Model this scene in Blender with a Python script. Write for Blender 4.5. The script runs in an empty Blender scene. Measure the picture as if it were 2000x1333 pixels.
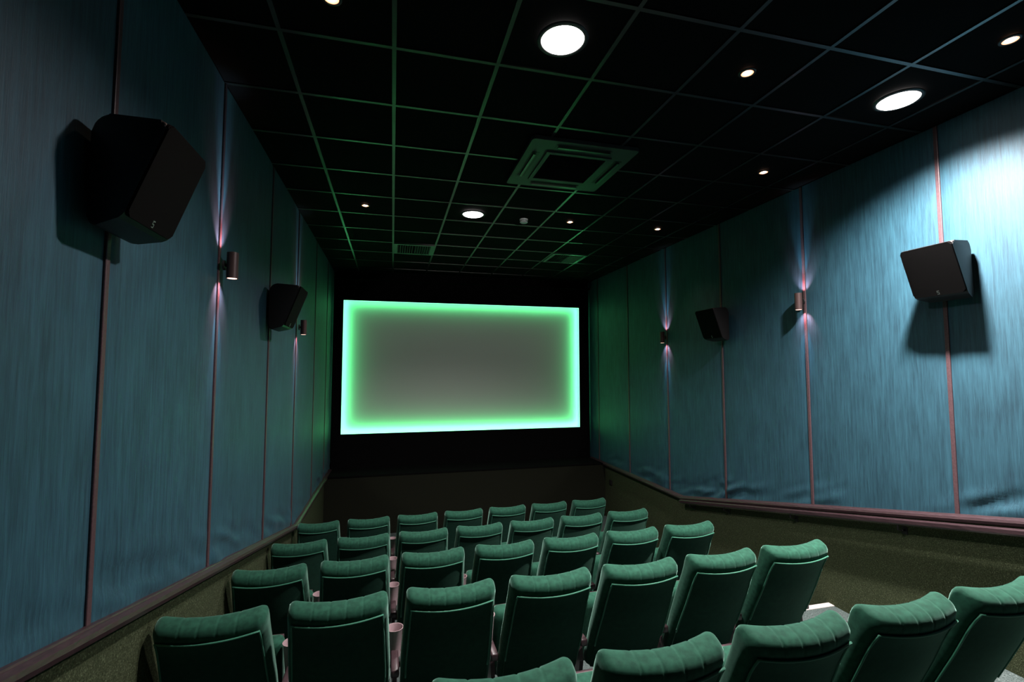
import bpy, bmesh, math, random
from mathutils import Vector, Matrix, noise
random.seed(4)
S = bpy.context.scene
COL = S.collection
ZO = 2.70            # eye height above the flat floor at the front of the auditorium
H = 1.83 + ZO        # ceiling height
XL, XR = -1.065, 3.92
R = math.radians

# ---------------------------------------------------------------- camera
yaw, pitch, roll = 0.246598506, 0.0634585655, -0.00066191665
cy, sy = math.cos(yaw), math.sin(yaw)
fw = Vector((sy*math.cos(pitch), cy*math.cos(pitch), math.sin(pitch)))
r0 = Vector((cy, -sy, 0)); u0 = r0.cross(fw)
rt = math.cos(roll)*r0 + math.sin(roll)*u0
up = -math.sin(roll)*r0 + math.cos(roll)*u0
cam = bpy.data.cameras.new('camera'); cam.sensor_width = 36.0; cam.lens = 36*926.047/2000
cam.clip_start = 0.02
co = bpy.data.objects.new('camera', cam); COL.objects.link(co)
co.matrix_world = Matrix(((rt.x, up.x, -fw.x, 0), (rt.y, up.y, -fw.y, 0), (rt.z, up.z, -fw.z, ZO), (0, 0, 0, 1)))
S.camera = co

# ---------------------------------------------------------------- world and exposure
W = bpy.data.worlds.new('world'); S.world = W; W.use_nodes = True
W.node_tree.nodes['Background'].inputs[0].default_value = (0, 0, 0, 1)
W.node_tree.nodes['Background'].inputs[1].default_value = 0
S.view_settings.view_transform = 'Standard'; S.view_settings.look = 'None'
S.view_settings.exposure = 0.0; S.view_settings.gamma = 1.0
S.view_settings.use_curve_mapping = False
S.cycles.use_denoising = True
S.cycles.max_bounces = 5; S.cycles.diffuse_bounces = 3
S.cycles.sample_clamp_indirect = 3.0
S.cycles.caustics_reflective = False; S.cycles.caustics_refractive = False

# ---------------------------------------------------------------- lights: lamps of the room and an added screen light
BIG = [(0.883, 2.36, 0.66), (3.283, 2.36, 2.6), (0.883, 5.36, 0.60)]
SMALL = [(-0.317, 2.36), (2.083, 2.36), (3.283, 1.76), (3.283, 3.56), (-0.317, 5.36), (2.083, 5.36), (3.283, 5.36)]
def spot(name, loc, direction, power, size, blend, color, radius=0.03):
    l = bpy.data.lights.new(name, 'SPOT'); l.energy = power; l.spot_size = R(size); l.spot_blend = blend
    l.color = color; l.shadow_soft_size = radius
    o = bpy.data.objects.new(name, l); COL.objects.link(o); o.location = loc
    o.rotation_euler = Vector(direction).to_track_quat('-Z', 'Y').to_euler()
    return o
def area(name, loc, direction, sx, sy_, power, color, long_axis):
    l = bpy.data.lights.new(name, 'AREA'); l.shape = 'RECTANGLE'; l.size = sx; l.size_y = sy_
    l.energy = power; l.color = color
    o = bpy.data.objects.new(name, l); COL.objects.link(o)
    d = Vector(direction).normalized(); zc = -d; xc = Vector(long_axis).normalized()
    yc = zc.cross(xc).normalized(); xc = yc.cross(zc)
    o.matrix_world = Matrix(((xc.x, yc.x, zc.x, loc[0]), (xc.y, yc.y, zc.y, loc[1]), (xc.z, yc.z, zc.z, loc[2]), (0, 0, 0, 1)))
    return o
P_BIG = 900.0
for i, (x, y, k) in enumerate(BIG):
    spot('downlight_light', (x, y, H-0.035), (0, 0, -1), P_BIG*k*(0.62, 0.75, 0.62)[i], (150, 146, 140)[i], (0.7, 1.0, 0.7)[i], (1.0, 0.93, 0.92), 0.06)
    spot('downlight_light', (x, y, H-0.035), (0, 0, -1), P_BIG*k*(0.40, 0.18, 0.40)[i], 92, 1.0, (1.0, 0.94, 0.90), 0.06)
for i, (x, y) in enumerate(SMALL):
    spot('spotlight_light', (x, y, H-0.03), (0, 0, -1), 14, 95, 0.8, (1.0, 0.50, 0.32), 0.02)
# green strips round the screen opening
OX0, OX1, OZ0, OZ1, OY = -0.875, 3.678, -1.123+ZO, 1.288+ZO, 9.0
LEDC = (0.090, 1.0, 0.29)
cx, cz = (OX0+OX1)/2, (OZ0+OZ1)/2
LY = OY + 0.04; tl = 3.0
area('led_light', (cx, LY, OZ0+0.012), (0, tl, 1), OX1-OX0-0.02, 0.02, 16, LEDC, (1, 0, 0))
area('led_light', (cx, LY, OZ1-0.012), (0, tl, -1), OX1-OX0-0.02, 0.02, 5.5, LEDC, (1, 0, 0))
area('led_light', (OX0+0.012, LY, cz), (1, tl, 0), OZ1-OZ0-0.02, 0.02, 6, LEDC, (0, 0, 1))
area('led_light', (OX1-0.012, LY, cz), (-1, tl, 0), OZ1-OZ0-0.02, 0.02, 6, LEDC, (0, 0, 1))
# added light that lifts the screen to grey, aimed like an unseen projector
PJ = (1.45, -1.42, 1.25+ZO)
spot('added_screen_light', PJ, Vector((1.4, 9.1, -0.25+ZO))-Vector(PJ), 330, 29, 0.2, (1.0, 0.93, 0.88), 0.03)

# ---------------------------------------------------------------- materials
def node_mat(name):
    m = bpy.data.materials.new(name); m.use_nodes = True
    nt = m.node_tree; b = nt.nodes['Principled BSDF']
    return m, nt, b
def L(nt, a, b): nt.links.new(a, b)
def simple(name, col, rough=0.6, metal=0.0, spec=0.5, sheen=0.0, sheencol=None, var=0.0, vscale=(20, 20, 20), bump=0.0, sheenr=0.3):
    m, nt, b = node_mat(name)
    b.inputs['Base Color'].default_value = (*col, 1); b.inputs['Roughness'].default_value = rough
    b.inputs['Metallic'].default_value = metal; b.inputs['Specular IOR Level'].default_value = spec
    if sheen:
        b.inputs['Sheen Weight'].default_value = sheen; b.inputs['Sheen Roughness'].default_value = sheenr
        b.inputs['Sheen Tint'].default_value = (*(sheencol or col), 1)
    tc = nt.nodes.new('ShaderNodeTexCoord'); mp = nt.nodes.new('ShaderNodeMapping'); mp.inputs['Scale'].default_value = vscale
    n = nt.nodes.new('ShaderNodeTexNoise'); n.inputs['Detail'].default_value = 4
    L(nt, tc.outputs['Object'], mp.inputs[0]); L(nt, mp.outputs[0], n.inputs['Vector'])
    if var:
        cr = nt.nodes.new('ShaderNodeValToRGB')
        cr.color_ramp.elements[0].position = 0.3; cr.color_ramp.elements[1].position = 0.7
        cr.color_ramp.elements[0].color = (*[c*(1-var) for c in col], 1)
        cr.color_ramp.elements[1].color = (*[min(1, c*(1+var)) for c in col], 1)
        L(nt, n.outputs['Fac'], cr.inputs[0]); L(nt, cr.outputs[0], b.inputs['Base Color'])
    if bump:
        bp = nt.nodes.new('ShaderNodeBump'); bp.inputs['Strength'].default_value = bump; bp.inputs['Distance'].default_value = 0.004
        L(nt, n.outputs['Fac'], bp.inputs['Height']); L(nt, bp.outputs[0], b.inputs['Normal'])
    return m
def emis(name, col, s):
    m, nt, b = node_mat(name)
    b.inputs['Base Color'].default_value = (0.8, 0.8, 0.8, 1)
    b.inputs['Emission Color'].default_value = (*col, 1); b.inputs['Emission Strength'].default_value = s
    return m

def fabric_mat():
    m, nt, b = node_mat('teal_wall_fabric')
    tc = nt.nodes.new('ShaderNodeTexCoord')
    def nz(scale, det=3, rough=0.55):
        mp = nt.nodes.new('ShaderNodeMapping'); mp.inputs['Scale'].default_value = scale
        n = nt.nodes.new('ShaderNodeTexNoise'); n.inputs['Detail'].default_value = det; n.inputs['Roughness'].default_value = rough
        L(nt, tc.outputs['Object'], mp.inputs[0]); L(nt, mp.outputs[0], n.inputs['Vector']); return n
    a = nz((11, 11, 0.55)); c = nz((80, 80, 1.9)); d = nz((1.6, 1.6, 0.7))
    mx = nt.nodes.new('ShaderNodeMix'); mx.inputs[0].default_value = 0.5
    L(nt, a.outputs['Fac'], mx.inputs[2]); L(nt, c.outputs['Fac'], mx.inputs[3])
    mx2 = nt.nodes.new('ShaderNodeMix'); mx2.inputs[0].default_value = 0.22
    L(nt, mx.outputs[0], mx2.inputs[2]); L(nt, d.outputs['Fac'], mx2.inputs[3])
    cr = nt.nodes.new('ShaderNodeValToRGB')
    cr.color_ramp.elements[0].position = 0.39; cr.color_ramp.elements[0].color = (0.005, 0.034, 0.053, 1)
    cr.color_ramp.elements[1].position = 0.61; cr.color_ramp.elements[1].color = (0.020, 0.083, 0.118, 1)
    L(nt, mx2.outputs[0], cr.inputs[0]); L(nt, cr.outputs[0], b.inputs['Base Color'])
    bp = nt.nodes.new('ShaderNodeBump'); bp.inputs['Strength'].default_value = 0.35; bp.inputs['Distance'].default_value = 0.006
    L(nt, mx.outputs[0], bp.inputs['Height']); L(nt, bp.outputs[0], b.inputs['Normal'])
    b.inputs['Roughness'].default_value = 0.60; b.inputs['Specular IOR Level'].default_value = 0.5
    b.inputs['Sheen Weight'].default_value = 0.04; b.inputs['Sheen Roughness'].default_value = 0.5
    b.inputs['Sheen Tint'].default_value = (0.6, 0.75, 0.8, 1)
    return m
def carpet_mat(name, lo, hi, fleck, scale=160):
    m, nt, b = node_mat(name)
    tc = nt.nodes.new('ShaderNodeTexCoord')
    n = nt.nodes.new('ShaderNodeTexNoise'); n.inputs['Scale'].default_value = scale; n.inputs['Detail'].default_value = 3
    L(nt, tc.outputs['Object'], n.inputs['Vector'])
    cr = nt.nodes.new('ShaderNodeValToRGB'); e = cr.color_ramp.elements
    e[0].position = 0.35; e[0].color = (*lo, 1); e[1].position = 0.62; e[1].color = (*hi, 1)
    e2 = e.new(0.72); e2.color = (*fleck, 1)
    L(nt, n.outputs['Fac'], cr.inputs[0]); L(nt, cr.outputs[0], b.inputs['Base Color'])
    bp = nt.nodes.new('ShaderNodeBump'); bp.inputs['Strength'].default_value = 0.6; bp.inputs['Distance'].default_value = 0.004
    L(nt, n.outputs['Fac'], bp.inputs['Height']); L(nt, bp.outputs[0], b.inputs['Normal'])
    b.inputs['Roughness'].default_value = 0.95; b.inputs['Specular IOR Level'].default_value = 0.1
    return m
M = {}
M['fabric'] = fabric_mat()
M['wainscot'] = carpet_mat('olive_wall_carpet', (0.023, 0.029, 0.014), (0.054, 0.066, 0.034), (0.13, 0.155, 0.09))
M['stagecarpet'] = carpet_mat('dark_olive_stage_carpet', (0.008, 0.009, 0.006), (0.015, 0.016, 0.010), (0.03, 0.033, 0.02))
M['carpet'] = carpet_mat('grey_floor_carpet', (0.035, 0.048, 0.045), (0.09, 0.115, 0.11), (0.16, 0.19, 0.18), 120)
M['batten'] = simple('plum_batten_paint', (0.075, 0.040, 0.045), 0.45, var=0.2)
M['rail'] = simple('plum_rail_wood', (0.036, 0.019, 0.022), 0.38, var=0.35, vscale=(30, 1.5, 30))
M['handrail'] = simple('dark_plum_handrail_wood', (0.030, 0.016, 0.019), 0.35, var=0.35, vscale=(30, 1.5, 30))
M['velvet'] = simple('green_velvet', (0.014, 0.064, 0.040), 0.8, spec=0.1, sheen=0.68, sheencol=(0.50, 0.90, 0.74), var=0.25, vscale=(9, 9, 9), bump=0.12, sheenr=0.35)
M['velvet_dark'] = simple('green_back_velvet', (0.007, 0.036, 0.023), 0.85, spec=0.1, sheen=0.5, sheencol=(0.35, 0.75, 0.55), var=0.18, vscale=(6, 6, 6), bump=0.1, sheenr=0.4)
M['piping'] = simple('green_piping', (0.035, 0.16, 0.10), 0.6, spec=0.3, sheen=0.4, sheencol=(0.4, 0.9, 0.7))
M['plastic'] = simple('dark_seat_plastic', (0.045, 0.026, 0.030), 0.32, spec=0.55, var=0.1)
M['cup'] = simple('mauve_grey_cup_plastic', (0.34, 0.24, 0.255), 0.3, spec=0.55, var=0.05)
M['tile'] = simple('black_ceiling_tile', (0.0045, 0.0040, 0.0040), 0.9, spec=0.04, var=0.25, vscale=(40, 40, 40), bump=0.1)
M['tbar'] = simple('black_grid_metal', (0.10, 0.10, 0.10), 0.33, metal=1.0)
M['black'] = simple('black_masking_cloth', (0.0035, 0.0035, 0.0035), 0.95, spec=0.05, var=0.2)
M['blackbox'] = simple('black_speaker_shell', (0.012, 0.011, 0.011), 0.5, spec=0.35, var=0.1, bump=0.1, vscale=(200, 200, 200))
M['grille'] = simple('black_speaker_grille', (0.0035, 0.003, 0.003), 0.9, spec=0.06, var=0.2, bump=0.4, vscale=(300, 300, 300))
M['badge'] = simple('grey_badge_metal', (0.30, 0.34, 0.32), 0.4, metal=0.6)
M['sconce'] = simple('brown_sconce_metal', (0.075, 0.045, 0.042), 0.4, metal=0.3)
M['screen'] = simple('matt_white_screen', (0.72, 0.70, 0.67), 0.9, spec=0.1, var=0.01)
M['led'] = emis('green_led', (0.25, 1.0, 0.55), 3.0)
M['lampwhite'] = emis('white_lamp_glow', (1.0, 0.95, 0.93), 14)
M['lamporange'] = emis('orange_lamp_glow', (1.0, 0.30, 0.12), 2.2)
M['lamphot'] = emis('warm_lamp_filament_glow', (1.0, 0.70, 0.52), 12)
M['sconceglow'] = emis('sconce_glow', (1.0, 0.58, 0.46), 2.6)
M['acgrey'] = simple('dark_grey_unit_plastic', (0.020, 0.021, 0.021), 0.5)
M['whiteplastic'] = simple('white_detector_plastic', (0.55, 0.57, 0.55), 0.35)
M['nosing'] = simple('pale_step_nosing', (0.75, 0.66, 0.62), 0.4, metal=0.2)
M['wallpaint'] = simple('dark_wall_paint', (0.010, 0.012, 0.012), 0.9, spec=0.1)
M['glass'] = simple('port_glass', (0.02, 0.02, 0.02), 0.1)

# ---------------------------------------------------------------- mesh helpers
def obj(name, bm, mat, parent=None, smooth=False, auto=None):
    bmesh.ops.recalc_face_normals(bm, faces=bm.faces[:])
    me = bpy.data.meshes.new(name); bm.to_mesh(me); bm.free()
    me.materials.append(mat)
    if smooth:
        for p in me.polygons: p.use_smooth = True
    if auto:
        me.set_sharp_from_angle(angle=R(auto))
    o = bpy.data.objects.new(name, me); COL.objects.link(o)
    if parent: o.parent = parent
    return o
def box(bm, x0, x1, y0, y1, z0, z1):
    v = [bm.verts.new(p) for p in ((x0,y0,z0),(x1,y0,z0),(x1,y1,z0),(x0,y1,z0),(x0,y0,z1),(x1,y0,z1),(x1,y1,z1),(x0,y1,z1))]
    for f in ((0,3,2,1),(4,5,6,7),(0,1,5,4),(1,2,6,5),(2,3,7,6),(3,0,4,7)): bm.faces.new([v[i] for i in f])
    return v
def boxbm(*a):
    bm = bmesh.new(); box(bm, *a); return bm
def bevel(bm, w, seg=2):
    bmesh.ops.bevel(bm, geom=bm.edges[:], offset=w, segments=seg, profile=0.5, affect='EDGES', clamp_overlap=True)
    return bm
def tube(bm, pts, r, n=8, cap=True):
    pts = [Vector(p) for p in pts]; rings = []
    for i, p in enumerate(pts):
        t = (pts[min(i+1, len(pts)-1)] - pts[max(i-1, 0)]).normalized()
        a = Vector((0, 0, 1)) if abs(t.z) < 0.9 else Vector((1, 0, 0))
        u = t.cross(a).normalized(); w = t.cross(u).normalized()
        rr = r[i] if isinstance(r, (list, tuple)) else r
        rings.append([bm.verts.new(p + rr*(math.cos(2*math.pi*k/n)*u + math.sin(2*math.pi*k/n)*w)) for k in range(n)])
    for i in range(len(rings)-1):
        for k in range(n):
            bm.faces.new((rings[i][k], rings[i][(k+1) % n], rings[i+1][(k+1) % n], rings[i+1][k]))
    if cap:
        bm.faces.new(rings[0][::-1]); bm.faces.new(rings[-1])
def lathe(bm, prof, c=(0, 0, 0), n=24, cap0=True, cap1=True):
    rings = []
    for r_, z in prof:
        rings.append([bm.verts.new((c[0]+r_*math.cos(2*math.pi*k/n), c[1]+r_*math.sin(2*math.pi*k/n), c[2]+z)) for k in range(n)])
    for i in range(len(rings)-1):
        for k in range(n):
            bm.faces.new((rings[i][k], rings[i][(k+1) % n], rings[i+1][(k+1) % n], rings[i+1][k]))
    if cap0: bm.faces.new(rings[0][::-1])
    if cap1: bm.faces.new(rings[-1])
def prism(bm, poly, a, b, axis='x'):
    def P(p, t):
        return {'x': (t, p[0], p[1]), 'y': (p[0], t, p[1]), 'z': (p[0], p[1], t)}[axis]
    A = [bm.verts.new(P(p, a)) for p in poly]; B = [bm.verts.new(P(p, b)) for p in poly]
    bm.faces.new(A); bm.faces.new(B[::-1])
    n = len(poly)
    for i in range(n): bm.faces.new((A[i], A[(i+1) % n], B[(i+1) % n], B[i]))
def round_poly(pts, rad, seg=6):
    out = []; n = len(pts)
    for i in range(n):
        p0, p, p1 = Vector(pts[i-1]), Vector(pts[i]), Vector(pts[(i+1) % n]); r_ = rad[i]
        if r_ <= 0: out.append(tuple(p)); continue
        a = (p0-p).normalized(); b = (p1-p).normalized()
        ang = a.angle(b); d = r_/math.tan(ang/2)
        s, e = p+a*d, p+b*d; c = p+(a+b).normalized()*(r_/math.sin(ang/2))
        a0 = math.atan2(s.y-c.y, s.x-c.x); a1 = math.atan2(e.y-c.y, e.x-c.x)
        while a1-a0 > math.pi: a1 -= 2*math.pi
        while a1-a0 < -math.pi: a1 += 2*math.pi
        for k in range(seg+1):
            t = a0+(a1-a0)*k/seg; out.append((c.x+r_*math.cos(t), c.y+r_*math.sin(t)))
    return out
def rbox(sx, sy_, sz, r_, nx, ny, nz, fn=None):
    """box with round edges, grid surface, optional deform"""
    bm = bmesh.new(); h = (sx/2, sy_/2, sz/2); N = (nx, ny, nz); vm = {}
    def coord(i, n, hh):
        # more lines near the edges
        t = -1+2*i/n
        return hh*t
    def vert(i, j, k):
        key = (i, j, k)
        if key in vm: return vm[key]
        p = Vector((coord(i, nx, h[0]), coord(j, ny, h[1]), coord(k, nz, h[2])))
        q = Vector([max(-(h[a]-r_), min(h[a]-r_, p[a])) for a in range(3)])
        d = p-q
        if d.length > 1e-9: p = q + d.normalized()*r_
        if fn: p = Vector(fn(p))
        vm[key] = bm.verts.new(p); return vm[key]
    def face(f): bm.faces.new(f)
    for i in range(nx):
        for j in range(ny):
            for k in (0, nz): face((vert(i,j,k), vert(i+1,j,k), vert(i+1,j+1,k), vert(i,j+1,k)))
    for i in range(nx):
        for k in range(nz):
            for j in (0, ny): face((vert(i,j,k), vert(i+1,j,k), vert(i+1,j,k+1), vert(i,j,k+1)))
    for j in range(ny):
        for k in range(nz):
            for i in (0, nx): face((vert(i,j,k), vert(i,j+1,k), vert(i,j+1,k+1), vert(i,j,k+1)))
    return bm
def empty(name, loc, rz=0.0):
    o = bpy.data.objects.new(name, None); COL.objects.link(o); o.location = loc; o.rotation_euler = (0, 0, rz)
    o.empty_display_size = 0.1
    return o
def tag(o, label=None, cat=None, group=None, kind=None):
    if label: o['label'] = label
    if cat: o['category'] = cat
    if group: o['group'] = group
    if kind: o['kind'] = kind
    return o
def dup(root, loc, rz, label, group=None):
    r_ = root.copy(); COL.objects.link(r_); r_.location = loc; r_.rotation_euler = (0, 0, rz); r_['label'] = label
    if group: r_['group'] = group
    for ch in list(root.children):
        c = ch.copy(); COL.objects.link(c); c.parent = r_
        for g in list(ch.children):
            d = g.copy(); COL.objects.link(d); d.parent = c
    return r_

# ================================================================= room shell
BACKY = -1.5
KNEE = 5.86
def rail_top(y):          # world z of the top edge of the dado rail
    return (-0.91-0.211*(y-2.07) if y < KNEE else -1.71) + ZO
# floor: flat part in front, stepped rows towards the back
ROW = [(5.80, .045, -1.682), (4.71, .050, -1.525), (3.63, .038, -1.327), (2.55, .022, -1.109), (1.48, .030, -0.93)]
SEATH = 1.015
treads = [z-SEATH+ZO for _, _, z in ROW]      # row 1 .. row 5
edges = [5.80, 4.72, 3.64, 2.58]              # nosing between row k and k+1
treads[0] = 0.0
stepz = treads + [treads[-1]+0.19, treads[-1]+0.38]
edge_y = edges + [1.52, 0.42]
bm = bmesh.new(); hi = 9.3
for i, z in enumerate(stepz):
    lo = edge_y[i] if i < len(edge_y) else BACKY-0.1
    box(bm, XL-0.1, XR+0.1, lo, hi, -0.25, z); hi = lo
floor = tag(obj('floor', bm, M['carpet']), 'grey green carpet floor stepping up in rows', kind='structure')
# pale nosings on the steps in the aisle
for i, y in enumerate(edges[:4]):
    bm = boxbm(2.90, XR-0.01, y-0.055, y+0.006, stepz[i+1]-0.02, stepz[i+1]+0.004)
    o = obj('step_nosing', bm, M['nosing'], floor)
    tag(o, 'pale nosing strip on aisle step')

# ceiling with tiles and grid
bm = boxbm(XL-0.1, XR+0.1, BACKY-0.1, 9.3, H+0.006, H+0.12)
ceil = tag(obj('ceiling', bm, M['tile']), 'black suspended tile ceiling', kind='structure')
bm = bmesh.new()
gx = [-0.017+0.6*i for i in range(-1, 7)]; gy = [2.06+0.6*j for j in range(-6, 12) if 2.06+0.6*j < 9.0]
for x in gx: box(bm, x-0.012, x+0.012, BACKY, 9.0, H-0.002, H+0.008)
for y in gy: box(bm, XL, XR, y-0.012, y+0.012, H-0.0022, H+0.008)
obj('ceiling_grid', bm, M['tbar'], ceil)

# side walls
def side_wall(name, X, s, bys, label):
    """s = +1 when the room lies on the +x side of the wall"""
    bm = bmesh.new(); x0, x1 = (X-0.12, X) if s > 0 else (X, X+0.12)
    box(bm, x0, x1, BACKY, 9.3, -0.25, H+0.1)
    wall = tag(obj(name, bm, M['wallpaint']), label, kind='structure')
    ys = [BACKY+0.01] + bys + [9.12]
    for a, b in zip(ys[:-1], ys[1:]):
        bm = bmesh.new(); ny = max(6, int((b-a)/0.035)); nz = 84; g = []
        for i in range(ny+1):
            y = a+(b-a)*i/ny; zb = rail_top(y)-0.02; row = []
            for k in range(nz+1):
                t = (k/nz)**1.5; z = zb+(H-0.004-zb)*t
                e = min(y-a, b-y); pill = 0.008*(1-math.exp(-e/0.05))
                hgt = z-zb
                v = noise.noise(Vector((y*4.2+3*hgt*2.2, hgt*9, X*3.1)))
                amp = 0.016*math.exp(-((hgt-0.10)/0.13)**2)*max(0, noise.noise(Vector((y*1.1, 3.3, X)))+0.45)
                big = min(1, e/0.1)*0.004*noise.noise(Vector((y*1.3, z*0.6, X)))
                d = 0.003+pill+big+amp*v*(4.2 if s < 0 else 2.5)*min(1, e/0.05)
                row.append(bm.verts.new((X+s*max(0.003, d), y, z)))
            g.append(row)
        for i in range(ny):
            for k in range(nz):
                bm.faces.new((g[i][k], g[i+1][k], g[i+1][k+1], g[i][k+1]))
        obj('fabric_panel', bm, M['fabric'], wall, smooth=True)
    for y in bys:
        zb = rail_top(y)-0.01; bm = bmesh.new(); xs = sorted((X+s*0.001, X+s*0.015))
        box(bm, xs[0], xs[1], y-0.014, y+0.014, zb, H-0.004); bevel(bm, 0.004, 2)
        obj('batten', bm, M['batten'], wall)
    # carpet wainscot below the rail
    bm = bmesh.new(); yy = [BACKY+0.01, KNEE, 9.12]
    xs = (X+s*0.001, X+s*0.012)
    for a, b in zip(yy[:-1], yy[1:]):
        za, zb = rail_top(a)-0.03, rail_top(b if b < 9 else KNEE+0.01)-0.03
        if a >= KNEE: za = rail_top(KNEE+0.01)-0.03
        prism(bm, [(a, -0.2), (b, -0.2), (b, zb), (a, za)], *sorted(xs), axis='x')
    obj('carpet_wainscot', bm, M['wainscot'], wall)
    # dado rail : moulded section swept along the wall
    sec = [(0.0, 0.0), (0.030, 0.0), (0.034, -0.006), (0.040, -0.006), (0.062, -0.014), (0.068, -0.030), (0.062, -0.048), (0.045, -0.056), (0.0, -0.056)]
    path = [(BACKY+0.01, rail_top(BACKY+0.01)), (KNEE, rail_top(KNEE)), (8.95, -1.71+ZO)]
    bm = bmesh.new(); rings = [[bm.verts.new((X+s*(0.001+q[0]), y, z+q[1])) for q in sec] for y, z in path]
    n = len(sec)
    for i in range(2):
        for k in range(n): bm.faces.new((rings[i][k], rings[i][(k+1) % n], rings[i+1][(k+1) % n], rings[i+1][k]))
    bm.faces.new(rings[0]); bm.faces.new(rings[-1][::-1])
    obj('dado_rail', bm, M['rail'], wall)
    return wall
BL = [-0.38, 0.87, 2.095, 3.27, 4.54, 5.75, 7.07, 8.28]
BR = [-1.05, 0.16, 1.36, 2.565, 3.775, 4.997, 6.198, 7.388, 8.61]
side_wall('wall_left', XL, +1, BL, 'left wall of teal fabric panels above olive carpet')
side_wall('wall_right', XR, -1, BR, 'right wall of teal fabric panels above olive carpet')
tag(obj('wall_back', boxbm(XL-0.12, XR+0.12, BACKY-0.14, BACKY, -0.25, H+0.1), M['wallpaint']), 'dark rear wall', kind='structure')
tag(obj('wall_front', boxbm(XL-0.12, XR+0.12, 9.2, 9.34, -0.25, H+0.1), M['wallpaint']), 'dark wall behind the screen', kind='structure')

# added projector port in the back wall, goes with the added screen light
t = empty('added_port', (PJ[0], BACKY, PJ[2])); tag(t, 'added small glazed projector port in the rear wall', 'port')
bm = bmesh.new()
for a in ((-0.2, 0.2, 0, 0.04, 0.13, 0.17), (-0.2, 0.2, 0, 0.04, -0.17, -0.13), (-0.2, -0.16, 0, 0.04, -0.13, 0.13), (0.16, 0.2, 0, 0.04, -0.13, 0.13)): box(bm, *a)
obj('port_frame', bm, M['blackbox'], t)
obj('port_glass', boxbm(-0.16, 0.16, 0.0, 0.01, -0.13, 0.13), M['glass'], t)

# low stage in front of the screen
st = empty('stage', (0, 0, 0)); tag(st, 'low dark stage front under the screen wall', kind='structure')
SZ = -1.745+ZO
obj('stage_front', boxbm(XL+0.014, XR-0.014, 8.35, 9.19, 0.0, SZ), M['stagecarpet'], st)
obj('stage_top', boxbm(XL+0.014, XR-0.014, 8.335, 9.19, SZ, SZ+0.02), M['black'], st)

# screen, masking and green edge light
scr = empty('cinema_screen', ((OX0+OX1)/2, OY, SZ+0.02)); tag(scr, 'wide blank cinema screen edged with glowing green light', 'screen')
def loc_bm(bm, o):
    bmesh.ops.translate(bm, verts=bm.verts[:], vec=-Vector(o.location)); return bm
bm = bmesh.new(); nx, nz = 40, 24; g = []
for i in range(nx+1):
    x = OX0-0.1+(OX1-OX0+0.2)*i/nx
    g.append([bm.verts.new((x, OY+0.125, OZ0-0.1+(OZ1-OZ0+0.2)*k/nz)) for k in range(nz+1)])
for i in range(nx):
    for k in range(nz): bm.faces.new((g[i][k], g[i+1][k], g[i+1][k+1], g[i][k+1]))
geo = bmesh.ops.extrude_face_region(bm, geom=bm.faces[:])
bmesh.ops.translate(bm, verts=[v for v in geo['geom'] if isinstance(v, bmesh.types.BMVert)], vec=(0, 0.01, 0))
obj('screen_surface', loc_bm(bm, scr), M['screen'], scr)
a0, a1, zb, zt = XL+0.035, XR-0.035, SZ+0.02, H-0.005
for nm, a in (('masking_panel', (a0, OX0, OY, OY+0.02, zb, zt)), ('masking_panel', (OX1, a1, OY, OY+0.02, zb, zt)),
              ('masking_panel', (OX0, OX1, OY, OY+0.02, OZ1, zt)), ('masking_panel', (OX0, OX1, OY, OY+0.02, zb, OZ0))):
    obj(nm, loc_bm(boxbm(*a), scr), M['black'], scr)
obj('pelmet', loc_bm(boxbm(a0, a1, OY-0.10, OY-0.001, 1.66+ZO, 1.69+ZO), scr), M['black'], scr)
for a in ((OX0, OX1, OY+0.02, OY+0.035, OZ0-0.012, OZ0+0.003), (OX0, OX1, OY+0.02, OY+0.035, OZ1-0.003, OZ1+0.012),
          (OX0-0.012, OX0+0.003, OY+0.02, OY+0.035, OZ0, OZ1), (OX1-0.003, OX1+0.012, OY+0.02, OY+0.035, OZ0, OZ1)):
    obj('light_strip', loc_bm(boxbm(*a), scr), M['led'], scr)

# handrail on the right wall
hr = empty('handrail', (XR-0.012, 4.0, rail_top(4.0)-0.10)); tag(hr, 'dark plum handrail running down right wall below the rail', 'handrail')
def hz(y): return -1.762+ZO+0.2075*(5.83-y)
sec = [(-0.022, 0.0), (-0.016, 0.010), (0.016, 0.010), (0.024, 0.002), (0.024, -0.022), (0.012, -0.034), (-0.012, -0.034), (-0.022, -0.022)]
bm = bmesh.new(); HX = XR-0.085
rings = [[bm.verts.new((HX-q[0], y, hz(y)+q[1])) for q in sec] for y in (-0.9, 1.0, 3.0, 5.83)]
n = len(sec)
for i in range(len(rings)-1):
    for k in range(n): bm.faces.new((rings[i][k], rings[i][(k+1) % n], rings[i+1][(k+1) % n], rings[i+1][k]))
bm.faces.new(rings[0]); bm.faces.new(rings[-1][::-1])
obj('rail', loc_bm(bm, hr), M['handrail'], hr)
for y in (0.6, 1.9, 2.93, 3.97, 4.95, 5.62):
    bm = bmesh.new()
    tube(bm, [(XR-0.013, y, hz(y)-0.085), (XR-0.05, y, hz(y)-0.085), (HX, y, hz(y)-0.07), (HX, y, hz(y)-0.032)], 0.007, 8)
    box(bm, XR-0.018, XR-0.0125, y-0.02, y+0.02, hz(y)-0.115, hz(y)-0.055)
    obj('bracket', loc_bm(bm, hr), M['blackbox'], hr, smooth=False)

# wall socket near the front right
bm = bevel(boxbm(XR-0.035, XR-0.0125, 8.06, 8.15, -2.07+ZO, -1.99+ZO), 0.004)
tag(obj('wall_box', bm, M['blackbox']), 'small black box on right wall near the stage', 'wall box')

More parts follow.
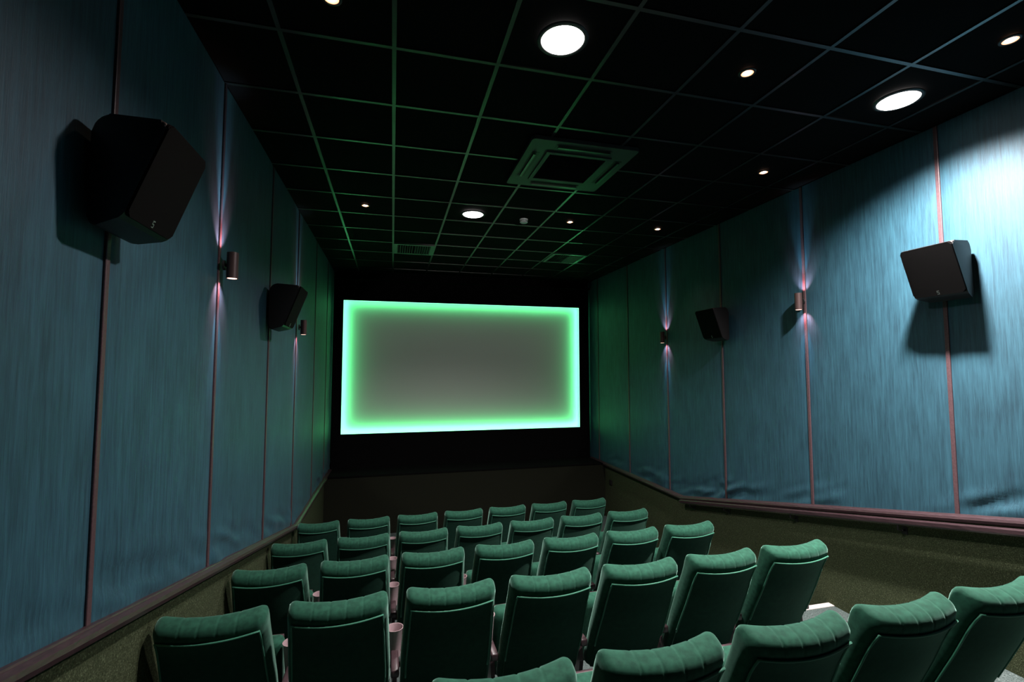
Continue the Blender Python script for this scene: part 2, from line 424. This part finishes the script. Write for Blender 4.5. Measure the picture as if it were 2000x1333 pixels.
# ================================================================= ceiling fittings
def downlight(x, y, label):
    t = empty('downlight', (x, y, H)); tag(t, label, 'ceiling light', 'large white downlights')
    bm = bmesh.new(); lathe(bm, [(0.118, -0.003), (0.140, -0.003), (0.142, -0.008), (0.120, -0.014), (0.118, -0.003)], n=40, cap0=False, cap1=False)
    obj('trim_ring', bm, M['acgrey'], t, smooth=True)
    bm = bmesh.new(); lathe(bm, [(0.112, -0.004), (0.120, -0.006), (0.112, -0.014), (0.085, -0.021), (0.04, -0.025), (0.004, -0.026)], n=40)
    obj('lens', bm, M['lampwhite'], t, smooth=True)
    return t
downlight(BIG[0][0], BIG[0][1], 'large glaring white downlight high at top centre of the ceiling')
downlight(BIG[1][0], BIG[1][1], 'large glaring white downlight beside the right wall')
downlight(BIG[2][0], BIG[2][1], 'smaller looking white downlight farther away, left of the smoke detector')
labs = ['orange spotlight cut by the top edge of the photo', 'orange spotlight between the two nearest white downlights',
        'orange spotlight nearest the top right corner', 'orange spotlight by right wall just beyond the nearer white downlight',
        'orange spotlight far left, left of the far white downlight', 'small orange spotlight just right of the smoke detector',
        'farthest orange spotlight along the right wall']
for (x, y), lb in zip(SMALL, labs):
    t = empty('spotlight', (x, y, H)); tag(t, lb, 'spotlight', 'small orange spotlights')
    bm = bmesh.new(); lathe(bm, [(0.034, -0.003), (0.050, -0.003), (0.050, -0.007), (0.036, -0.010), (0.034, -0.003)], n=28, cap0=False, cap1=False)
    obj('trim_ring', bm, M['acgrey'], t, smooth=True)
    bm = bmesh.new(); lathe(bm, [(0.020, -0.004), (0.036, -0.008)], n=28, cap0=False, cap1=False)
    obj('reflector', bm, M['lamporange'], t, smooth=True)
    bm = bmesh.new(); lathe(bm, [(0.021, -0.004), (0.021, -0.008), (0.015, -0.013), (0.003, -0.015)], n=28)
    obj('bulb', bm, M['lamphot'], t, smooth=True)

# ceiling cassette air conditioner
t = empty('air_conditioner', (1.483, 3.86, H)); tag(t, 'square dark ceiling cassette air conditioning unit', 'air conditioner')
bm = bmesh.new(); s0 = 0.455; prism(bm, round_poly([(-s0, -s0), (s0, -s0), (s0, s0), (-s0, s0)], [0.03]*4), -0.034, -0.003, 'z')
o = obj('casing', bm, M['acgrey'], t)
bm = bmesh.new()
k = 0.285; w = 0.035
for a in ((-k, k, -k, -k+w), (-k, k, k-w, k), (-k, -k+w, -k+w, k-w), (k-w, k, -k+w, k-w)): box(bm, a[0], a[1], a[2], a[3], -0.046, -0.034)
obj('grille_frame', bm, M['acgrey'], t)
bm = bmesh.new(); box(bm, -0.25, 0.25, -0.25, 0.25, -0.039, -0.034)
for i in range(24): box(bm, -0.25, 0.25, -0.245+i*0.021, -0.239+i*0.021, -0.043, -0.039)
obj('intake_grille', bm, M['grille'], t)
for q in range(4):
    bm = bmesh.new()
    box(bm, -0.24, 0.24, -0.40, -0.335, -0.036, -0.0342)
    bmesh.ops.rotate(bm, verts=bm.verts[:], matrix=Matrix.Rotation(q*math.pi/2, 3, 'Z'))
    obj('air_slot', bm, M['blackbox'], t)
    bm = bmesh.new(); box(bm, -0.225, 0.225, -0.385, -0.365, -0.052, -0.040)
    bmesh.ops.rotate(bm, verts=bm.verts[:], matrix=Matrix.Rotation(q*math.pi/2, 3, 'Z'))
    obj('flap', bm, M['tbar'], t)
# square vents
for x, y, lb in ((0.283, 7.16, 'square slatted ceiling vent above the screen, on the left'), (2.683, 7.16, 'square slatted ceiling vent above the screen, on the right')):
    t = empty('ceiling_vent', (x, y, H)); tag(t, lb, 'vent', 'square ceiling vents')
    bm = bmesh.new()
    for a in ((-0.287, 0.287, -0.287, -0.24), (-0.287, 0.287, 0.24, 0.287), (-0.287, -0.24, -0.24, 0.24), (0.24, 0.287, -0.24, 0.24)): box(bm, *a, -0.014, -0.003)
    obj('frame', bm, M['tbar'], t)
    obj('backing', boxbm(-0.24, 0.24, -0.24, 0.24, -0.006, -0.003), M['black'], t)
    bm = bmesh.new()
    for i in range(14):
        xx = -0.222+i*0.034; v = box(bm, xx-0.002, xx+0.002, -0.24, 0.24, -0.022, -0.006)
        for q in v[:4]: q.co.x += 0.012 if i >= 7 else -0.012
    obj('slats', bm, M['acgrey'], t)
# smoke detector
t = empty('smoke_detector', (1.507, 5.403, H)); tag(t, 'small white round smoke detector on the ceiling', 'smoke detector')
bm = bmesh.new(); lathe(bm, [(0.050, -0.003), (0.050, -0.016), (0.046, -0.022)], n=28); obj('base', bm, M['whiteplastic'], t, smooth=True, auto=40)
bm = bmesh.new(); lathe(bm, [(0.030, -0.022), (0.030, -0.034), (0.047, -0.036), (0.047, -0.043), (0.034, -0.052), (0.010, -0.056)], n=28); obj('sensor_head', bm, M['whiteplastic'], t, smooth=True, auto=40)

# ================================================================= wall speakers
def speaker(xw, y, ztop, s, label):
    """xw wall plane, s=+1 faces +x. ztop = z of front top edge"""
    t = empty('wall_speaker', (xw+s*0.036, y, ztop-0.17)); tag(t, label, 'speaker', 'black wall speakers')
    W2 = 0.168
    prof = [(0.0, 0.185), (0.255, 0.165), (0.130, -0.178), (0.112, -0.19), (0.0, -0.222)]
    bm = bmesh.new()
    prism(bm, round_poly(prof, [0.06, 0.02, 0.01, 0.01, 0.03]), -W2, W2, 'y')
    es = [e for e in bm.edges if abs(e.verts[0].co.y) > W2-1e-4 and (e.verts[0].co.y*e.verts[1].co.y > 0)]
    bmesh.ops.bevel(bm, geom=es, offset=0.016, segments=4, profile=0.5, affect='EDGES', clamp_overlap=True)
    for v in bm.verts: v.co.y *= 0.72+0.28*min(1.0, max(0.0, v.co.x/0.13))
    if s < 0: bmesh.ops.scale(bm, vec=(-1, 1, 1), verts=bm.verts[:])
    obj('cabinet', bm, M['blackbox'], t, smooth=True, auto=30)
    # front grille laid on the sloping face
    a = Vector((0.252, 0.160)); b = Vector((0.130, -0.178)); d = (b-a).normalized(); nrm = Vector((-d.y, d.x))
    if nrm.x < 0: nrm = -nrm
    pa, pb = a, b
    bm = bmesh.new(); ln = (pb-pa).length
    g2 = round_poly([(-0.166, 0), (0.166, 0), (0.166, ln), (-0.166, ln)], [0.020]*4, 5)
    A, B = [], []
    for (yy, u) in g2:
        for lst, off in ((A, -0.006), (B, 0.010)):
            p = pa+d*u+nrm*off; lst.append(bm.verts.new((s*p.x, yy, p.y)))
    bm.faces.new(A); bm.faces.new(B[::-1]); n_ = len(A)
    for i in range(n_): bm.faces.new((A[i], A[(i+1) % n_], B[(i+1) % n_], B[i]))
    bmesh.ops.bevel(bm, geom=[e for e in bm.edges if e.verts[0] in B and e.verts[1] in B], offset=0.005, segments=2, affect='EDGES')
    obj('grille', bm, M['grille'], t)
    # small badge low on the front
    bm = bmesh.new()
    for (yy0, yy1, u0_, u1_) in ((-0.014, 0.014, 0.030, 0.034), (-0.014, -0.008, 0.022, 0.030), (-0.014, 0.014, 0.019, 0.022), (0.008, 0.014, 0.010, 0.019), (-0.014, 0.014, 0.007, 0.010)):
        vs = []
        for off in (0.0102, 0.0118):
            for yy, u in ((yy0, u0_), (yy1, u0_), (yy1, u1_), (yy0, u1_)):
                p = pb-d*(u)+nrm*off; vs.append(bm.verts.new((s*p.x, s*yy*0.5, p.y)))
        for f in ((0,1,2,3),(4,5,6,7),(0,1,5,4),(1,2,6,5),(2,3,7,6),(3,0,4,7)): bm.faces.new([vs[i] for i in f])
    obj('badge', bm, M['badge'], t)
    # wall bracket
    bm = bmesh.new(); box(bm, -0.040, 0.002, -0.06, 0.06, -0.10, 0.10)
    if s < 0: bmesh.ops.scale(bm, vec=(-1, 1, 1), verts=bm.verts[:])
    obj('wall_bracket', bm, M['blackbox'], t)
speaker(XL, 2.03, 0.885+ZO, +1, 'large looking black speaker high on the left wall, nearest the camera')
speaker(XL, 4.52, 0.740+ZO, +1, 'farther black speaker on the left wall, between two sconces')
speaker(XR, 2.49, 0.885+ZO, -1, 'black speaker on brightly lit part of right wall')
speaker(XR, 4.95, 0.745+ZO, -1, 'farther black speaker on shadowy part of right wall')

# ================================================================= wall sconces
def sconce(xw, y, ztop, s, label):
    x = xw+s*0.085; t = empty('wall_sconce', (x, y, ztop-0.08)); tag(t, label, 'wall light', 'up and down wall sconces')
    bm = bmesh.new(); lathe(bm, [(0.026, -0.070), (0.033, -0.082), (0.033, 0.082), (0.026, 0.070)], n=28, cap0=True, cap1=True)
    obj('shade', bm, M['sconce'], t, smooth=True, auto=40)
    bm = bmesh.new(); lathe(bm, [(0.0265, -0.0815), (0.0265, -0.074)], n=24)
    obj('lower_lens', bm, M['sconceglow'], t)
    bm = bmesh.new(); lathe(bm, [(0.0265, 0.074), (0.0265, 0.0815)], n=24)
    obj('upper_lens', bm, M['sconceglow'], t)
    bm = bmesh.new(); tube(bm, [(-s*0.030, 0, 0), (-s*0.045, 0, 0)], 0.010, 10); obj('arm', bm, M['blackbox'], t)
    bm = bmesh.new(); tube(bm, [(-s*0.040, 0, 0), (-s*0.050, 0, 0)], [0.030, 0.032], 24); obj('wall_plate', bm, M['blackbox'], t)
    for dz in (-1, 1):
        L0 = (x, y, ztop-0.08+dz*0.086)
        spot('sconce_light', L0, (-s*0.16, 0, dz), 34, 28, 1.0, (0.35, 0.75, 1.0), 0.008)
        spot('sconce_light', L0, (-s*0.62, 0, dz), 12, 86, 0.9, (1.0, 0.40, 0.48), 0.008)
sconce(XL, 3.27, 0.740+ZO, +1, 'larger looking cylinder sconce on the left wall')
sconce(XL, 5.75, 0.575+ZO, +1, 'farther cylinder sconce on the left wall, beyond the second speaker')
sconce(XR, 3.775, 0.757+ZO, -1, 'nearer cylinder sconce on the right wall')
sconce(XR, 6.198, 0.572+ZO, -1, 'small farther cylinder sconce on the right wall')

# ================================================================= seats
TILT = R(23); ct, stn = math.cos(TILT), math.sin(TILT)
def halfw(s_):            # half width of the backrest by distance down from the top
    return 0.232+0.018*min(1, max(0, s_/0.45))
def place(x, t_, s_):     # x across, t_ forward through thickness, s_ down from top -> local xyz
    return (x, -0.030 + s_*stn + t_*ct + 0.004, 1.008 - s_*ct + t_*stn)
BH, BT = 0.74, 0.092
def back_fn(p):
    x, t_, z = p; s_ = BH/2 - z
    hw = halfw(s_); x = x/0.232*hw
    u = x/hw
    bow = -0.040*(1-u*u)                      # bows towards the rear in the middle
    # quilting seams over the top and the front
    if s_ < 0.14 or t_ > 0:
        g = 0
        for sx_ in (-0.115, -0.038, 0.038, 0.115):
            g += math.exp(-((x-sx_)/0.0042)**2)
        amt = 0.0021*g*max(0, min(1, 1.0-(s_-0.02)/0.045 if t_ < 0.02 else 1))
        if s_ < 0.05: s_ += amt
        if t_ > 0: t_ -= amt
        else: t_ += amt*0.7
    # slightly fuller top roll
    roll_ = 0.012*math.exp(-((s_-0.05)/0.05)**2)
    t_ *= (1+roll_/0.05)
    thin = max(0.0, min(1.0, (s_-0.30)/0.3)); t_ *= 1-0.25*thin
    s2 = s_ + 0.010*(1-u*u)*max(0, 1-s_/0.1)*0
    return place(x, t_+bow, s2)
def panel_pt(x, s_, off):
    hw = halfw(s_); u = x/hw; bow = -0.040*(1-u*u)
    roll_ = 0.012*math.exp(-((s_-0.05)/0.05)**2); th = (BT/2)*(1+roll_/0.05)
    thin = max(0.0, min(1.0, (s_-0.30)/0.3)); th *= 1-0.25*thin
    return place(x, -th+bow-off, s_)
def make_seat():
    t = empty('cinema_chair', (0, 0, 0)); tag(t, 'green velvet seat', 'seat')
    bm = rbox(0.462, BT, BH, 0.036, 96, 12, 34, back_fn)
    back = obj('backrest', bm, M['velvet'], t, smooth=True)
    # outer back panel inside the piping
    S0, S1 = 0.058, 0.725
    def inset(s_): return halfw(s_)-0.026
    bm = bmesh.new(); NX, NS = 16, 16; g = []
    for i in range(NX+1):
        row = []
        for k in range(NS+1):
            s_ = S0+(S1-S0)*k/NS; row.append(bm.verts.new(panel_pt(inset(s_)*(-1+2*i/NX), s_, 0.006)))
        g.append(row)
    for i in range(NX):
        for k in range(NS): bm.faces.new((g[i][k], g[i+1][k], g[i+1][k+1], g[i][k+1]))
    geo = bmesh.ops.extrude_face_region(bm, geom=bm.faces[:])
    bmesh.ops.translate(bm, verts=[v for v in geo['geom'] if isinstance(v, bmesh.types.BMVert)], vec=(0, 0.014, 0.006))
    obj('back_panel', bm, M['velvet_dark'], back, smooth=True, auto=50)
    bm = bmesh.new(); pts = []
    for k in range(12, -1, -1):
        s_ = S0+(0.55-S0)*k/12; pts.append(panel_pt(-inset(s_), s_, 0.007))
    for i in range(1, 20): pts.append(panel_pt(inset(S0)*(-1+2*i/20), S0, 0.007))
    for k in range(0, 13):
        s_ = S0+(0.55-S0)*k/12; pts.append(panel_pt(inset(s_), s_, 0.007))
    tube(bm, pts, 0.0046, 8)
    obj('piping', bm, M['piping'], back, smooth=True)
    # tipped up seat
    al = R(8)
    def sf(p):
        x, yy, z = p; yy -= 0.012*math.cos(x/0.24*1.5)*(1 if yy < 0 else 0)
        return (x, 0.50 + yy*math.cos(al) - z*math.sin(al), 0.405 + z*math.cos(al) + yy*math.sin(al))
    obj('seat_cushion', rbox(0.440, 0.105, 0.43, 0.035, 16, 8, 16, sf), M['velvet'], t, smooth=True)
    def sp(p):
        x, yy, z = p; yy += 0.066
        return (x, 0.50 + yy*math.cos(al) - z*math.sin(al), 0.405 + z*math.cos(al) + yy*math.sin(al))
    obj('seat_pan', rbox(0.42, 0.024, 0.38, 0.01, 4, 4, 4, sp), M['plastic'], t, smooth=True)
    return t
def make_arm(cup=True):
    t = empty('armrest_stand', (0, 0, 0)); tag(t, 'dark armrest', 'armrest')
    bm = bmesh.new(); prism(bm, round_poly([(0.30, 0.0), (0.56, 0.0), (0.52, 0.47), (0.24, 0.47), (0.22, 0.36)], [0, 0, 0.02, 0.02, 0.03]), -0.012, 0.012, 'x')
    obj('standard', bm, M['plastic'], t)
    bm = bevel(boxbm(-0.022, 0.022, 0.17, 0.47, 0.468, 0.512), 0.010, 3)
    obj('arm_pad', bm, M['plastic'], t, smooth=True, auto=40)
    if cup:
        bm = bmesh.new(); lathe(bm, [(0.034, 0.0), (0.046, 0.15), (0.050, 0.155), (0.051, 0.160), (0.047, 0.160), (0.043, 0.150), (0.031, 0.008)], c=(0, 0.40, 0.462+0.0), n=28)
        # foot under the cup and ring
        c = obj('cup_holder', bm, M['cup'], t, smooth=True, auto=45)
    return t
ORD = ['first', 'second', 'third', 'fourth', 'fifth', 'sixth', 'seventh']
ROWN = ['front row nearest screen', 'second row from screen', 'third row from screen', 'fourth row from screen', 'nearest row at bottom right']
seat0 = make_seat(); arm0 = make_arm(True); end0 = make_arm(False)
used_s = used_a = used_e = False
XC = [-0.787, -0.237, 0.317, 0.870, 1.424, 1.982, 2.542]
XC5 = [-0.76, -0.20, 0.355, 0.909, 1.475, 2.040, 2.610]
for ri, (y0, k, zt) in enumerate(ROW):
    z = treads[ri]; rz = math.atan(k)*0.6
    xs = XC if ri < 4 else XC5
    lo = 0 if ri < 4 else 2
    sz = (zt+ZO-z)/SEATH
    for i in range(lo, 7):
        x = xs[i] + (0.012 if ri == 0 and i == 0 else 0); y = y0+k*(x+0.8)
        if ri < 4:
            lab = 'green velvet seat %s from left in %s' % (ORD[i] if i < 6 else 'last', ROWN[ri])
        else:
            lab = ['green velvet seat showing only its top corner at the bottom edge, nearest row',
                   'green velvet seat in nearest row, right of the one barely showing at bottom edge',
                   'green velvet seat in middle of the nearest row, bottom right of the photo',
                   'green velvet seat in nearest row, next to the one cut by the right edge',
                   'green velvet seat in nearest row, cut by the right edge of the photo'][i-2]
        if not used_s: o = seat0; used_s = True; o.location = (x, y, z); o.rotation_euler = (0, 0, rz)
        else: o = dup(seat0, (x, y, z), rz, lab)
        o['label'] = lab; o['group'] = 'green cinema seats in '+ROWN[ri]; o.scale = (0.94 if ri == 0 and i == 0 else 1, 1, sz)
    mids = [(xs[i]+xs[i+1])/2 for i in range(lo, 6)]
    for i, x in enumerate(mids):
        y = y0+k*(x+0.8); a, b = i+lo, i+lo+1
        lab = 'dark armrest with cup holder between %s and %s seats of %s' % (ORD[a], ORD[b], ROWN[ri])
        if not used_a: o = arm0; used_a = True; o.location = (x, y, z); o.rotation_euler = (0, 0, rz)
        else: o = dup(arm0, (x, y, z), rz, lab)
        o['label'] = lab; o['group'] = 'armrests in '+ROWN[ri]
    x = xs[6]+0.277; y = y0+k*(x+0.8); lab = 'dark end armrest beside the aisle closing '+ROWN[ri]
    if not used_e: o = end0; used_e = True; o.location = (x, y, z); o.rotation_euler = (0, 0, rz)
    else: o = dup(end0, (x, y, z), rz, lab)
    o['label'] = lab; o['group'] = 'aisle end armrests'
